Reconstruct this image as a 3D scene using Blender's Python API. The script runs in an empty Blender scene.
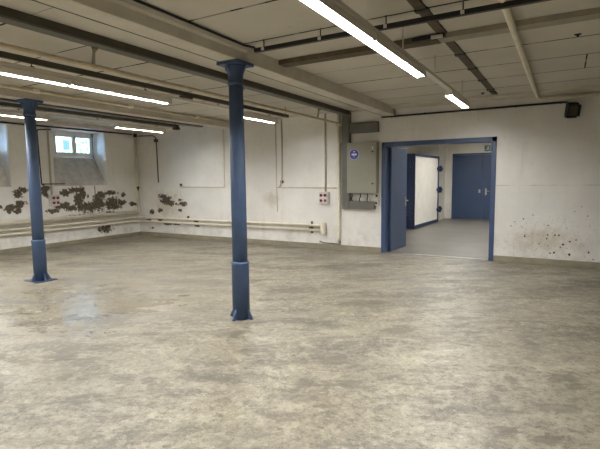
import bpy, bmesh, math, random
from mathutils import Vector, Matrix
random.seed(7)
S = bpy.context.scene
COL = S.collection
PI = math.pi
LAMP_STRENGTH = 205.0

# ------------------------------------------------------------------ mesh helpers
class MB:
    def __init__(self):
        self.v = []; self.f = []; self.s = []
    def add(self, vs, fs, smooth=False):
        o = len(self.v); self.v += [tuple(p) for p in vs]
        for f in fs:
            self.f.append([i + o for i in f])
            self.s.append(smooth if isinstance(smooth, bool) else smooth.pop(0))
        return self
    def box(self, x0, x1, y0, y1, z0, z1):
        x0, x1 = sorted((x0, x1)); y0, y1 = sorted((y0, y1)); z0, z1 = sorted((z0, z1))
        vs = [(x0,y0,z0),(x1,y0,z0),(x1,y1,z0),(x0,y1,z0),(x0,y0,z1),(x1,y0,z1),(x1,y1,z1),(x0,y1,z1)]
        return self.add(vs, [(0,3,2,1),(4,5,6,7),(0,1,5,4),(1,2,6,5),(2,3,7,6),(3,0,4,7)])
    def obox(self, c, ux, uy, uz):
        """oriented box: centre and three half vectors"""
        c, ux, uy, uz = map(Vector, (c, ux, uy, uz))
        vs = [c+a*ux+b*uy+d*uz for d in (-1,1) for a, b in ((-1,-1),(1,-1),(1,1),(-1,1))]
        return self.add(vs, [(0,3,2,1),(4,5,6,7),(0,1,5,4),(1,2,6,5),(2,3,7,6),(3,0,4,7)])
    def prism(self, poly, vec):
        n = len(poly); p = [Vector(q) for q in poly]; vec = Vector(vec)
        nrm = Vector((0,0,0))
        for i in range(n): nrm += p[i].cross(p[(i+1) % n])
        if nrm.dot(vec) > 0: p.reverse()
        vs = p + [q+vec for q in p]
        fs = [tuple(range(n)), tuple(range(2*n-1, n-1, -1))]
        fs += [(i, i+n, (i+1) % n+n, (i+1) % n) for i in range(n)]
        return self.add(vs, fs)
    def tube(self, pts, r, n=14):
        pts = [Vector(p) for p in pts]; m = len(pts)
        tan = []
        for i in range(m):
            a = (pts[i]-pts[i-1]).normalized() if i else None
            b = (pts[i+1]-pts[i]).normalized() if i < m-1 else None
            tan.append((a+b).normalized() if a and b else (a or b))
        ref = Vector((0,0,1)) if abs(tan[0].z) < .9 else Vector((1,0,0))
        u = tan[0].cross(ref).normalized()
        vs = []
        for i in range(m):
            t = tan[i]; u = (u - t*u.dot(t)).normalized(); w = t.cross(u)
            rr = r[i] if isinstance(r, (list, tuple)) else r
            k = 1.0
            if 0 < i < m-1:
                c = (pts[i]-pts[i-1]).normalized().dot(t); k = 1/max(c, .5)
            for j in range(n):
                a = 2*PI*j/n
                vs.append(pts[i] + (u*math.cos(a)+w*math.sin(a))*rr)
        fs = []; sm = []
        for i in range(m-1):
            for j in range(n):
                fs.append((i*n+j, i*n+(j+1) % n, (i+1)*n+(j+1) % n, (i+1)*n+j)); sm.append(True)
        fs.append(tuple(range(n-1, -1, -1))); sm.append(False)
        fs.append(tuple((m-1)*n+j for j in range(n))); sm.append(False)
        return self.add(vs, fs, sm)
    def lathe(self, cx, cy, prof, n=28):
        return self.tube_z(cx, cy, prof, n)
    def tube_z(self, cx, cy, prof, n):
        vs = []; fs = []; sm = []
        for r, z in prof:
            for j in range(n):
                a = 2*PI*j/n; vs.append((cx+r*math.cos(a), cy+r*math.sin(a), z))
        m = len(prof)
        for i in range(m-1):
            flat = abs(prof[i][1]-prof[i+1][1]) < 1e-6
            for j in range(n):
                fs.append((i*n+j, i*n+(j+1) % n, (i+1)*n+(j+1) % n, (i+1)*n+j)); sm.append(not flat)
        fs.append(tuple(range(n-1, -1, -1))); sm.append(False)
        fs.append(tuple((m-1)*n+j for j in range(n))); sm.append(False)
        return self.add(vs, fs, sm)
    def disc(self, c, axis, r, t, n=20):
        c = Vector(c); a = Vector(axis).normalized()
        return self.tube([c, c+a*t], r, n)
    def ball(self, c, r, sx=1, sy=1, sz=1, n=12, m=8):
        vs = []; fs = []; sm = []
        for i in range(1, m):
            t = PI*i/m
            for j in range(n):
                a = 2*PI*j/n
                vs.append((c[0]+r*sx*math.sin(t)*math.cos(a), c[1]+r*sy*math.sin(t)*math.sin(a), c[2]+r*sz*math.cos(t)))
        for i in range(m-2):
            for j in range(n):
                fs.append((i*n+j, (i+1)*n+j, (i+1)*n+(j+1) % n, i*n+(j+1) % n)); sm.append(True)
        k = len(vs); vs += [(c[0], c[1], c[2]+r*sz), (c[0], c[1], c[2]-r*sz)]
        for j in range(n):
            fs.append((k, j, (j+1) % n)); sm.append(True)
            fs.append((k+1, (m-2)*n+(j+1) % n, (m-2)*n+j)); sm.append(True)
        return self.add(vs, fs, sm)

WORLD = {}   # name -> world base of an object (no rotations are used)
def base_of(o):
    return WORLD.get(o.name, Vector((0,0,0))) if o else Vector((0,0,0))

def obj(name, mb, mat, parent=None, loc=None, bevel=0):
    """mesh given in world coordinates; stored relative to its base"""
    b = Vector(loc) if loc is not None else base_of(parent)
    me = bpy.data.meshes.new(name)
    me.from_pydata([tuple(Vector(v)-b) for v in mb.v], [], mb.f)
    for p, s in zip(me.polygons, mb.s): p.use_smooth = s
    me.update()
    me.materials.append(mat)
    o = bpy.data.objects.new(name, me); COL.objects.link(o)
    if parent:
        o.parent = parent; o.location = b - base_of(parent)
    else:
        o.location = b
    WORLD[o.name] = b
    if bevel:
        md = o.modifiers.new('bevel', 'BEVEL'); md.width = bevel; md.segments = 2; md.limit_method = 'ANGLE'
        md.angle_limit = math.radians(40)
    return o

def thing(name, label, cat, loc, group=None):
    o = bpy.data.objects.new(name, None); COL.objects.link(o); o.empty_display_size = .1
    o.location = loc; WORLD[o.name] = Vector(loc)
    return tag(o, label, cat, group)
def tag(o, label, cat, group=None):
    o['label'] = label; o['category'] = cat
    if group: o['group'] = group
    return o
def structure(o):
    o['kind'] = 'structure'; return o
def copy_tree(o, parent=None):
    c = o.copy(); COL.objects.link(c)
    if parent: c.parent = parent
    for ch in list(o.children): copy_tree(ch, c)
    return c
def dup(o, d, label, group=None):
    c = copy_tree(o); c.location = o.location + Vector(d); c['label'] = label
    if group: c['group'] = group
    return c

# ------------------------------------------------------------------ materials
class NT:
    def __init__(self, name):
        self.m = bpy.data.materials.new(name); self.m.use_nodes = True
        self.t = self.m.node_tree; self.b = self.t.nodes['Principled BSDF']
        self.co = None
    def n(self, ty, **kw):
        x = self.t.nodes.new(ty)
        for k, v in kw.items(): setattr(x, k, v)
        return x
    def l(self, a, b): self.t.links.new(a, b)
    def coord(self):
        if not self.co:
            self.co = self.n('ShaderNodeTexCoord').outputs['Object']
        return self.co
    def setin(self, sock, v):
        if hasattr(v, 'is_linked') or hasattr(v, 'links'): self.l(v, sock)
        else: sock.default_value = v
    def math(self, op, a, b=0.0, c=None, clamp=False):
        x = self.n('ShaderNodeMath', operation=op, use_clamp=clamp)
        self.setin(x.inputs[0], a); self.setin(x.inputs[1], b)
        if c is not None: self.setin(x.inputs[2], c)
        return x.outputs[0]
    def vmath(self, op, a, b):
        x = self.n('ShaderNodeVectorMath', operation=op)
        self.setin(x.inputs[0], a); self.setin(x.inputs[1], b)
        return x
    def mapping(self, scale=(1,1,1), rot=(0,0,0), loc=(0,0,0), src=None):
        x = self.n('ShaderNodeMapping'); x.inputs['Scale'].default_value = scale
        x.inputs['Rotation'].default_value = rot; x.inputs['Location'].default_value = loc
        self.l(src or self.coord(), x.inputs['Vector']); return x.outputs[0]
    def noise(self, scale, detail=4, rough=.55, src=None, dist=0):
        x = self.n('ShaderNodeTexNoise'); x.inputs['Scale'].default_value = scale
        x.inputs['Detail'].default_value = detail; x.inputs['Roughness'].default_value = rough
        x.inputs['Distortion'].default_value = dist
        self.l(src or self.coord(), x.inputs['Vector']); return x.outputs['Fac']
    def smooth(self, v, a, b, lo=0.0, hi=1.0):
        x = self.n('ShaderNodeMapRange', interpolation_type='SMOOTHSTEP')
        self.setin(x.inputs[0], v)
        for i, q in enumerate((a, b, lo, hi)): x.inputs[i+1].default_value = q
        return x.outputs[0]
    def mix(self, f, a, b, blend='MIX'):
        x = self.n('ShaderNodeMix', data_type='RGBA', blend_type=blend)
        self.setin(x.inputs[0], f)
        for s, v in ((x.inputs[6], a), (x.inputs[7], b)):
            if isinstance(v, tuple): s.default_value = v if len(v) == 4 else v + (1,)
            else: self.l(v, s)
        return x.outputs[2]
    def blobs(self, lst, axes, src=None):
        """max over ellipses (a, b, ra, rb) of 1 - normalised distance, axes = index pair"""
        acc = None
        for a, b, ra, rb in lst:
            c = [0,0,0]; s = [0,0,0]
            c[axes[0]] = a; c[axes[1]] = b; s[axes[0]] = 1/ra; s[axes[1]] = 1/rb
            d = self.vmath('SUBTRACT', src or self.coord(), tuple(c)).outputs[0]
            d = self.vmath('MULTIPLY', d, tuple(s)).outputs[0]
            x = self.n('ShaderNodeVectorMath', operation='LENGTH'); self.l(d, x.inputs[0])
            acc = x.outputs['Value'] if acc is None else self.math('MINIMUM', acc, x.outputs['Value'])
        return self.math('SUBTRACT', 1.0, acc)
    def bump(self, h, strength=.3, dist=.01):
        x = self.n('ShaderNodeBump'); x.inputs['Strength'].default_value = strength
        x.inputs['Distance'].default_value = dist; self.setin(x.inputs['Height'], h)
        self.l(x.outputs[0], self.b.inputs['Normal'])
    def out(self, col=None, rough=None, metal=None, spec=None):
        for k, v in (('Base Color', col), ('Roughness', rough), ('Metallic', metal), ('Specular IOR Level', spec)):
            if v is None: continue
            if isinstance(v, tuple): self.b.inputs[k].default_value = v if len(v) == 4 else v+(1,)
            else: self.setin(self.b.inputs[k], v)
        return self.m

def srgb(r, g, b):
    f = lambda c: (c/255/12.92) if c/255 <= .04045 else ((c/255+.055)/1.055)**2.4
    return (f(r), f(g), f(b))

def paint(name, rgb, rough=.5, var=.12, scale=6, metal=0, bump=0):
    k = NT(name); c = srgb(*rgb)
    nz = k.noise(scale, 5, .6)
    d = tuple(x*(1-var) for x in c); li = tuple(min(1, x*(1+var)) for x in c)
    return_ = k.mix(k.smooth(nz, .3, .7), d, li)
    if bump: k.bump(k.noise(scale*12, 3), bump, .003)
    return k.out(return_, rough, metal)

def emit(name, rgb, strength):
    k = NT(name)
    k.b.inputs['Base Color'].default_value = (.8,.8,.8,1)
    k.b.inputs['Emission Color'].default_value = rgb+(1,)
    k.b.inputs['Emission Strength'].default_value = strength
    return k.m

PEEL_LEFT= [(5.71, 1.288, 0.087, 0.089), (5.82, 1.374, 0.089, 0.067), (5.58, 1.005, 0.107, 0.066), (5.76, 1.062, 0.11, 0.067), (5.49, 0.945, 0.084, 0.066), (5.68, 0.91, 0.065, 0.056), (6.33, 1.407, 0.121, 0.047), (6.35, 1.29, 0.097, 0.094), (6.49, 0.857, 0.149, 0.048), (6.75, 0.962, 0.182, 0.073), (6.98, 0.899, 0.161, 0.074), (6.85, 1.274, 0.131, 0.073), (7.12, 1.34, 0.192, 0.062), (7.28, 1.26, 0.084, 0.151), (7.18, 1.088, 0.11, 0.225), (7.48, 0.895, 0.233, 0.128), (7.31, 0.905, 0.227, 0.101), (7.75, 0.984, 0.15, 0.183), (7.82, 1.191, 0.152, 0.079), (8.1, 1.234, 0.19, 0.053), (8.14, 0.964, 0.224, 0.134), (8.43, 0.949, 0.132, 0.082), (8.23, 0.878, 0.194, 0.081), (7.69, 1.091, 0.089, 0.104), (8.51, 1.166, 0.066, 0.055), (8.84, 0.901, 0.105, 0.056), (7.1, 0.666, 0.277, 0.05), (7.89, 0.286, 0.185, 0.08), (5.33, 1.02, 0.041, 0.043), (7.44, 1.179, 0.028, 0.038), (8.07, 0.7, 0.126, 0.04)]
PEEL_BACK= [(-9.62, 1.127, 0.115, 0.055), (-9.47, 1.018, 0.189, 0.11), (-9.29, 0.939, 0.112, 0.082), (-10.04, 0.673, 0.08, 0.057), (-9.72, 0.723, 0.078, 0.056), (-9.7, 0.473, 0.116, 0.034), (-9.43, 0.358, 0.152, 0.028), (-9.13, 0.37, 0.111, 0.027), (-8.95, 1.025, 0.073, 0.027), (-8.85, 0.919, 0.144, 0.054), (-8.96, 0.755, 0.055, 0.041), (-9.1, 0.915, 0.055, 0.027), (-10.03, 0.221, 0.06, 0.028), (-8.68, 0.575, 0.036, 0.027), (-8.4, 0.478, 0.07, 0.027), (-10.17, 0.442, 0.081, 0.029), (-8.37, 0.346, 0.07, 0.027)]
DOTS= [(-0.59, 0.487, 0.021, 0.023), (-0.23, 0.528, 0.017, 0.019), (-0.24, 0.46, 0.017, 0.019), (-0.12, 0.528, 0.018, 0.021), (-0.06, 0.531, 0.018, 0.021), (0.01, 0.375, 0.021, 0.024), (0.11, 0.43, 0.018, 0.021), (-0.18, 0.207, 0.018, 0.021), (-0.12, 0.222, 0.021, 0.025), (0.11, 0.204, 0.025, 0.03), (0.39, 0.262, 0.019, 0.022), (-0.62, 0.799, 0.016, 0.018), (-0.82, 0.665, 0.013, 0.015), (-0.23, 0.698, 0.015, 0.018), (0.46, 0.148, 0.014, 0.017), (0.26, 1.033, 0.01, 0.012), (0.16, 0.946, 0.01, 0.012), (-0.76, 0.742, 0.013, 0.014), (0.2, 0.464, 0.015, 0.017), (-0.03, 0.32, 0.014, 0.016), (-0.36, 0.366, 0.013, 0.014), (-0.22, 0.338, 0.012, 0.014), (0.35, 0.879, 0.011, 0.013), (-0.47, 0.872, 0.013, 0.014)]
FLOOR_SPOTS= [(-4.84, 3.09, 0.16, 0.11), (-4.72, 3.2, 0.14, 0.06), (-5.08, 2.76, 0.19, 0.08), (-4.84, 2.81, 0.09, 0.05), (-3.59, 3.14, 0.1, 0.06), (-3.34, 3.05, 0.06, 0.06), (-3.85, 2.35, 0.15, 0.18), (-3.55, 2.38, 0.1, 0.1), (-3.99, 2.12, 0.16, 0.06), (-2.94, 2.3, 0.11, 0.06), (-2.78, 2.39, 0.06, 0.08), (-3.41, 2.09, 0.06, 0.05), (-3.66, 2.61, 0.19, 0.07), (-1.67, 2.91, 0.07, 0.07), (-2.34, 3.32, 0.15, 0.14), (-1.69, 3.41, 0.17, 0.11), (-2.22, 4.24, 0.15, 0.1), (-1.37, 3.06, 0.17, 0.07), (-1.4, 2.66, 0.05, 0.04), (-1.26, 2.42, 0.03, 0.02), (-0.37, 3.34, 0.03, 0.06), (-0.34, 3.51, 0.04, 0.03), (-0.31, 3.74, 0.04, 0.09), (-0.92, 5.17, 0.15, 0.06), (-0.77, 4.72, 0.09, 0.03), (-0.24, 4.68, 0.07, 0.09), (0.03, 3.94, 0.12, 0.08), (0.12, 3.85, 0.07, 0.06), (-0.68, 3.36, 0.12, 0.03), (-0.56, 3.48, 0.05, 0.04), (-0.03, 2.95, 0.09, 0.05), (-0.24, 2.95, 0.06, 0.04), (-2.89, 3.55, 0.14, 0.15), (-2.11, 5.24, 0.31, 0.14), (-1.41, 4.45, 0.18, 0.15), (-1.56, 6.28, 0.34, 0.17), (-3.22, 7.52, 0.53, 0.19), (-3.34, 7.15, 0.28, 0.11)]

def wall_mat(name, rgb, peel=None, axes=(1,2), dots=None, seam=None, stain=None, dirt=1.0):
    k = NT(name); c = srgb(*rgb)
    n1 = k.noise(1.3, 6, .6); n2 = k.noise(9, 6, .65)
    col = k.mix(k.smooth(n1, .35, .7), tuple(x*.9 for x in c), c)
    streak = k.noise(2.2, 6, .6, k.mapping((2.2, 2.2, .35)))
    col = k.mix(k.math('MULTIPLY', k.smooth(streak, .55, .8), .25*dirt), col, srgb(150,140,118))
    col = k.mix(k.math('MULTIPLY', k.smooth(n2, .6, .78), .3*dirt), col, srgb(165,155,135))
    # scuffed, dustier band close to the floor
    sep = k.n('ShaderNodeSeparateXYZ'); k.l(k.coord(), sep.inputs[0])
    low = k.smooth(sep.outputs[2], .9, .1)
    col = k.mix(k.math('MULTIPLY', k.math('MULTIPLY', low, k.smooth(k.noise(5, 6, .7), .4, .7)), .35*dirt), col, srgb(140,128,100))
    h = k.math('MULTIPLY', n2, .5)
    # coursed block joints showing through the paint
    br = k.n('ShaderNodeTexBrick'); br.inputs['Scale'].default_value = 1
    br.inputs['Brick Width'].default_value = .5; br.inputs['Row Height'].default_value = .25
    br.inputs['Mortar Size'].default_value = .006; br.inputs['Mortar Smooth'].default_value = .6
    if axes[0] == 1:
        cmb = k.n('ShaderNodeCombineXYZ'); k.l(sep.outputs[1], cmb.inputs[0]); k.l(sep.outputs[2], cmb.inputs[1]); rot = cmb.outputs[0]
    else:
        cmb = k.n('ShaderNodeCombineXYZ'); k.l(sep.outputs[0], cmb.inputs[0]); k.l(sep.outputs[2], cmb.inputs[1]); rot = cmb.outputs[0]
    k.l(rot, br.inputs['Vector'])
    joint = k.math('MULTIPLY', br.outputs['Fac'], k.smooth(k.noise(2.5, 4), .4, .65))
    col = k.mix(k.math('MULTIPLY', joint, .10*dirt), col, srgb(140,132,115))
    h = k.math('SUBTRACT', h, k.math('MULTIPLY', joint, .6))
    if seam is not None:
        s = k.math('ABSOLUTE', k.math('SUBTRACT', sep.outputs[2], k.math('MULTIPLY_ADD', k.noise(3, 4), .02, seam-.01)))
        col = k.mix(k.math('MULTIPLY', k.smooth(s, .012, .002), k.math('MULTIPLY', k.smooth(sep.outputs[0], -1.6, -1.0), k.smooth(k.noise(4, 4), .40, .6, 0, .35))), col, srgb(130,122,108))
    if stain:
        b = k.blobs(stain, axes)
        b = k.math('ADD', b, k.math('MULTIPLY', k.math('SUBTRACT', n2, .5), 1.4))
        col = k.mix(k.smooth(b, .05, .8, 0, .4), col, srgb(168,150,116))
    if peel:
        b = k.blobs(peel, axes)
        nn = k.noise(15, 9, .74)
        b = k.math('ADD', b, k.math('MULTIPLY', k.math('SUBTRACT', nn, .5), 4.6))
        mk = k.smooth(b, -.2, -.04)
        pc = k.mix(k.smooth(k.noise(20, 5), .35, .7), srgb(74,67,56), srgb(110,101,87))
        col = k.mix(k.smooth(b, -.5, -.2, 0, .35), col, srgb(235,230,215))
        col = k.mix(mk, col, pc)
        h = k.math('SUBTRACT', h, k.math('MULTIPLY', mk, 1.2))
    if dots:
        b = k.blobs(dots, axes)
        b = k.math('ADD', b, k.math('MULTIPLY', k.math('SUBTRACT', k.noise(45, 3), .5), 1.0))
        mk = k.smooth(b, .15, .4)
        col = k.mix(mk, col, srgb(70,62,52))
        # a fine spray of smaller chips in the same damaged patch
        fine = k.math('MULTIPLY', k.smooth(k.noise(30, 5, .65), .60, .66), k.smooth(k.blobs([(-.2,.42,1.1,.6)], axes), .0, .5))
        col = k.mix(k.math('MULTIPLY', fine, .6), col, srgb(110,98,80))
        h = k.math('SUBTRACT', h, mk)
    k.bump(h, .35, .006)
    return k.out(col, .75, spec=.25)

def floor_mat():
    k = NT('worn_screed')
    rt = k.mapping(rot=(0, 0, math.radians(-30)))          # frame turned to the drag marks
    sk = k.mapping((.55, 1.5, 1), src=rt)
    big = k.noise(.5, 5, .6, rt, .3)
    strk = k.noise(1.3, 9, .70, sk, .5)
    strk2 = k.noise(3.6, 9, .74, sk, .4)
    mid = k.noise(5.0, 9, .78, rt, .2)
    fin = k.noise(20, 7, .8)
    spk = k.noise(55, 5, .75)
    light = srgb(148,141,123); base = srgb(134,126,109); grey = srgb(101,97,90)
    col = k.mix(k.smooth(big, .40, .60), light, base)
    col = k.mix(k.smooth(strk, .48, .64, 0, .8), col, grey)
    col = k.mix(k.smooth(strk2, .52, .64, 0, .65), col, srgb(96,91,83))
    col = k.mix(k.smooth(strk2, .46, .36, 0, .6), col, srgb(163,155,136))
    col = k.mix(k.smooth(mid, .54, .63, 0, .55), col, srgb(96,90,79))
    col = k.mix(k.smooth(mid, .45, .36, 0, .55), col, srgb(172,164,144))
    col = k.mix(k.smooth(fin, .53, .60, 0, .65), col, srgb(82,76,66))
    col = k.mix(k.smooth(fin, .46, .38, 0, .5), col, srgb(184,177,160))
    col = k.mix(k.smooth(spk, .56, .62, 0, .6), col, srgb(70,64,55))
    # ragged edges where the top coat has flaked, in drifts
    drift = k.smooth(k.noise(.75, 4, .6, rt), .44, .60)
    rag = k.noise(4.0, 10, .72, k.mapping((.7, 1.25, 1), src=rt), .3)
    col = k.mix(k.math('MULTIPLY', k.smooth(rag, .545, .562), k.math('MULTIPLY_ADD', drift, .42, .10)), col, srgb(92,87,79))
    rag2 = k.noise(6.5, 10, .72, rt, .3)
    col = k.mix(k.math('MULTIPLY', k.smooth(rag2, .57, .582), k.math('MULTIPLY_ADD', drift, -.3, .45)), col, srgb(84,78,69))
    col = k.mix(k.math('MULTIPLY', k.smooth(rag2, .44, .43), .28), col, srgb(188,180,158))
    col = k.mix(k.math('MULTIPLY', drift, .2), col, srgb(104,98,88))
    t = math.radians(-30); spots = []
    for x, y, a, c in FLOOR_SPOTS:
        spots.append((x*math.cos(t)-y*math.sin(t), x*math.sin(t)+y*math.cos(t), a*1.15, c*1.15))
    b = k.blobs(spots, (0,1), rt)
    b = k.math('ADD', b, k.math('MULTIPLY', k.math('SUBTRACT', k.noise(9, 10, .76, sk), .5), 5.2))
    mk = k.smooth(b, .0, .22, 0, .6)
    col = k.mix(mk, col, srgb(88,82,72))
    vo = k.n('ShaderNodeTexVoronoi', feature='DISTANCE_TO_EDGE'); vo.inputs['Scale'].default_value = .5
    dn = k.n('ShaderNodeTexNoise'); dn.inputs['Scale'].default_value = 2.4; dn.inputs['Detail'].default_value = 8; k.l(k.coord(), dn.inputs['Vector'])
    off = k.vmath('MULTIPLY', dn.outputs['Color'], (.9,.9,0)).outputs[0]
    k.l(k.vmath('ADD', k.coord(), off).outputs[0], vo.inputs['Vector'])
    ck = k.math('MULTIPLY', k.smooth(vo.outputs['Distance'], .007, .001), k.smooth(k.noise(.8, 3), .5, .62, 0, .45))
    col = k.mix(ck, col, srgb(96,88,75))
    h = k.math('ADD', k.math('MULTIPLY', fin, .5), k.math('SUBTRACT', k.math('MULTIPLY', mid, .6), k.math('MULTIPLY', mk, .4)))
    k.bump(h, .3, .006)
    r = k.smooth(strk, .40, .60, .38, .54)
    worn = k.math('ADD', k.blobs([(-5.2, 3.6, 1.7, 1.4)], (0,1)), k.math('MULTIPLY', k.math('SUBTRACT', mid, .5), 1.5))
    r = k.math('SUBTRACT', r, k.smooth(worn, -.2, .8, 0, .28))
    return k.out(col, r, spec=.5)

M = {}
M['wall_left'] = wall_mat('peeling_whitewash', (243,241,236), PEEL_LEFT, (1,2))
M['wall_back'] = wall_mat('stained_whitewash', (235,232,226), PEEL_BACK, (0,2), DOTS, 1.395, [(-.3,.42,.75,.32),(-9.4,.9,.8,.5),(-6.0,1.08,.3,.25)], .8)
M['wall_plain'] = wall_mat('hall_whitewash', (230,226,216), None, (0,2), dirt=.6)
M['plaster'] = paint('bare_grey_plaster', (204,200,196), .85, .14, 7, bump=.4)
M['reveal'] = paint('whitewashed_reveal', (232,234,236), .8, .06, 5)
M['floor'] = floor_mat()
M['floor_far'] = paint('grey_screed', (116,112,104), .42, .10, 1.6)
M['base'] = paint('grey_base_coat', (143,136,116), .6, .14, 5)
def ceil_mat():
    k = NT('painted_ceiling_slab')
    c = srgb(204,199,187)
    col = k.mix(k.smooth(k.noise(.8, 5), .3, .7), tuple(x*.88 for x in c), c)
    col = k.mix(k.smooth(k.noise(6, 6, .7), .66, .8, 0, .35), col, srgb(120,108,88))
    k.bump(k.noise(14, 4), .15, .004)
    return k.out(col, .8, spec=.2)
M['ceil'] = ceil_mat()
def joint_mat():
    k = NT('dark_joint')      # open joints, bridged with old paint here and there
    k_ = k.smooth(k.noise(3.2, 4, .6), .54, .60)
    return k.out(k.mix(k_, srgb(24,21,18), srgb(150,143,130)), .9)
M['joint'] = joint_mat()
M['beam'] = paint('beam_paint', (200,194,181), .75, .08, 4)
M['blue'] = paint('blue_gloss_iron', (62,82,114), .58, .12, 3)
M['bluedoor'] = paint('slate_blue_door', (54,72,103), .45, .06, 2)
M['blueframe'] = paint('blue_steel_frame', (56,76,114), .42, .08, 3)
M['navy'] = paint('navy_steel', (32,46,78), .45, .1, 3)
M['cream'] = paint('cream_pipe_paint', (226,219,200), .5, .08, 6)
M['pipe_dirty'] = paint('dusty_pipe_paint', (196,184,156), .6, .12, 6)
M['grey'] = paint('grey_trunking', (100,99,92), .55, .08, 5)
M['cab'] = paint('pebble_grey_cabinet', (150,148,133), .45, .04, 3)
M['pale_conduit'] = paint('pale_grey_conduit', (184,179,167), .5, .06)
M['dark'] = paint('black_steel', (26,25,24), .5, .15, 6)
M['darkgrey'] = paint('dark_and_shaded_steel', (74,70,58), .6, .15, 6)
M['channel'] = paint('dusty_channel', (150,143,126), .7, .1, 5)
M['rust'] = paint('rusty_brown_steel', (90,79,61), .75, .2, 9)
M['white'] = paint('white_panel', (236,232,222), .5, .05, 4)
M['plastic'] = paint('light_grey_plastic', (205,203,196), .45, .04)
M['red'] = paint('red_plastic', (120,22,30), .4, .06)
M['sign_blue'] = paint('mandatory_sign_blue', (24,42,170), .35, .03)
M['sign_white'] = paint('sign_white', (235,238,248), .4, .02)
M['sign_green'] = paint('exit_sign_green', (40,92,56), .4, .04)
M['steel'] = paint('brushed_steel', (190,188,182), .3, .06, 10, 1)
M['chrome_dull'] = paint('dull_zinc', (150,146,136), .4, .08, 10, .7)
M['lamp_white'] = paint('lamp_housing_white', (214,210,198), .4, .04)
M['upvc'] = paint('white_window_plastic', (238,239,238), .35, .02)
LAMP = emit('tube_diffuser', (1.0, .99, .975), LAMP_STRENGTH)
def glass_mat():
    k = NT('window_glass')
    g = k.n('ShaderNodeBsdfTransparent'); g.inputs[0].default_value = (.93,.96,.96,1)
    gl = k.n('ShaderNodeBsdfGlossy'); gl.inputs['Roughness'].default_value = .03
    mx = k.n('ShaderNodeMixShader'); fr = k.n('ShaderNodeFresnel'); fr.inputs[0].default_value = 1.45
    k.l(fr.outputs[0], mx.inputs[0]); k.l(g.outputs[0], mx.inputs[1]); k.l(gl.outputs[0], mx.inputs[2])
    k.l(mx.outputs[0], k.t.nodes['Material Output'].inputs[0])
    return k.m
M['glass'] = glass_mat()
M['facade'] = paint('pale_render', (226,226,222), .85, .05, 1)
M['ext_glass'] = paint('house_window_glass', (40,58,78), .5, .1, 2)
M['leaf'] = paint('garden_leaves', (110,150,70), .7, .3, 9)
M['ground'] = paint('courtyard_gravel', (170,168,160), .9, .15, 8)

# ------------------------------------------------------------------ dimensions (metres; camera stands at x=0, y=0)
XL, YB = -10.55, 9.05          # window wall, back wall
XR, YF = 5.0, -4.5             # walls out of frame
ZC = 2.95                      # ceiling slabs
DX0, DX1, DZ = -3.28, -1.10, 2.275   # doorway
FX0, FX1, FY1 = -4.75, 1.2, 17.75    # room beyond the doorway
YB2 = 9.27                     # rear face of back wall

# ------------------------------------------------------------------ setting
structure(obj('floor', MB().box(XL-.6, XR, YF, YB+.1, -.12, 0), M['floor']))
structure(obj('floor_far', MB().box(FX0-.2, FX1+.2, YB+.1, FY1+.2, -.12, 0), M['floor_far']))
w = MB()
w.box(XL-.05, DX0, YB, YB2, 0, ZC+.1); w.box(DX1, XR, YB, YB2, 0, ZC+.1); w.box(DX0, DX1, YB, YB2, DZ, ZC+.1)
structure(obj('wall_back', w, M['wall_back']))
# window wall with two deep recesses, splayed sill
RZ0, RZ1 = 1.45, 2.82
REC = [(6.58, 8.02), (4.13, 5.58)]
w = MB()
ys = [YF, 4.13, 5.58, 6.58, 8.02, YB+.22]
TH = .62
for a, b in ((YF, 4.13), (5.58, 6.58), (8.02, YB2)): w.box(XL-TH, XL, a, b, 0, ZC+.1)
for a, b in REC:
    w.box(XL-TH, XL, a, b, 0, RZ0); w.box(XL-TH, XL, a, b, RZ1, ZC+.1)
    w.box(XL-TH, XL-.46, a, b, RZ0, 2.16)
wl = structure(obj('wall_left', w, M['wall_left']))
for a, b in REC:
    s = MB().prism([(XL-.002, a, RZ0), (XL-.46, a, RZ0), (XL-.46, a, 2.165)], (0, b-a, 0))
    obj('window_sill', s, M['plaster'], wl)
    r = MB().box(XL-.46, XL-.03, b-.012, b+.001, RZ0, RZ1)
    obj('window_reveal', r, M['reveal'], wl)
structure(obj('wall_right', MB().box(XR, XR+.2, YF, YB2, 0, ZC+.1), M['wall_plain']))
structure(obj('wall_front', MB().box(XL-.6, XR+.2, YF-.2, YF, 0, ZC+.1), M['wall_plain']))
# room beyond
structure(obj('wall_far', MB().box(FX0-.2, FX1+.2, FY1, FY1+.2, 0, ZC+.1), M['wall_plain']))
wfl = MB().box(FX0-.2, FX0, YB2, FY1, 0, ZC+.1); wfl.box(FX0, -3.93, 16.75, FY1, 0, ZC+.1)
structure(obj('wall_far_left', wfl, M['wall_plain']))
structure(obj('wall_far_right', MB().box(FX1, FX1+.2, YB2, FY1, 0, ZC+.1), M['wall_plain']))
structure(obj('ceiling_far', MB().box(FX0-.2, FX1+.2, YB2, FY1+.2, ZC+.1, ZC+.25), M['ceil']))

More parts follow.
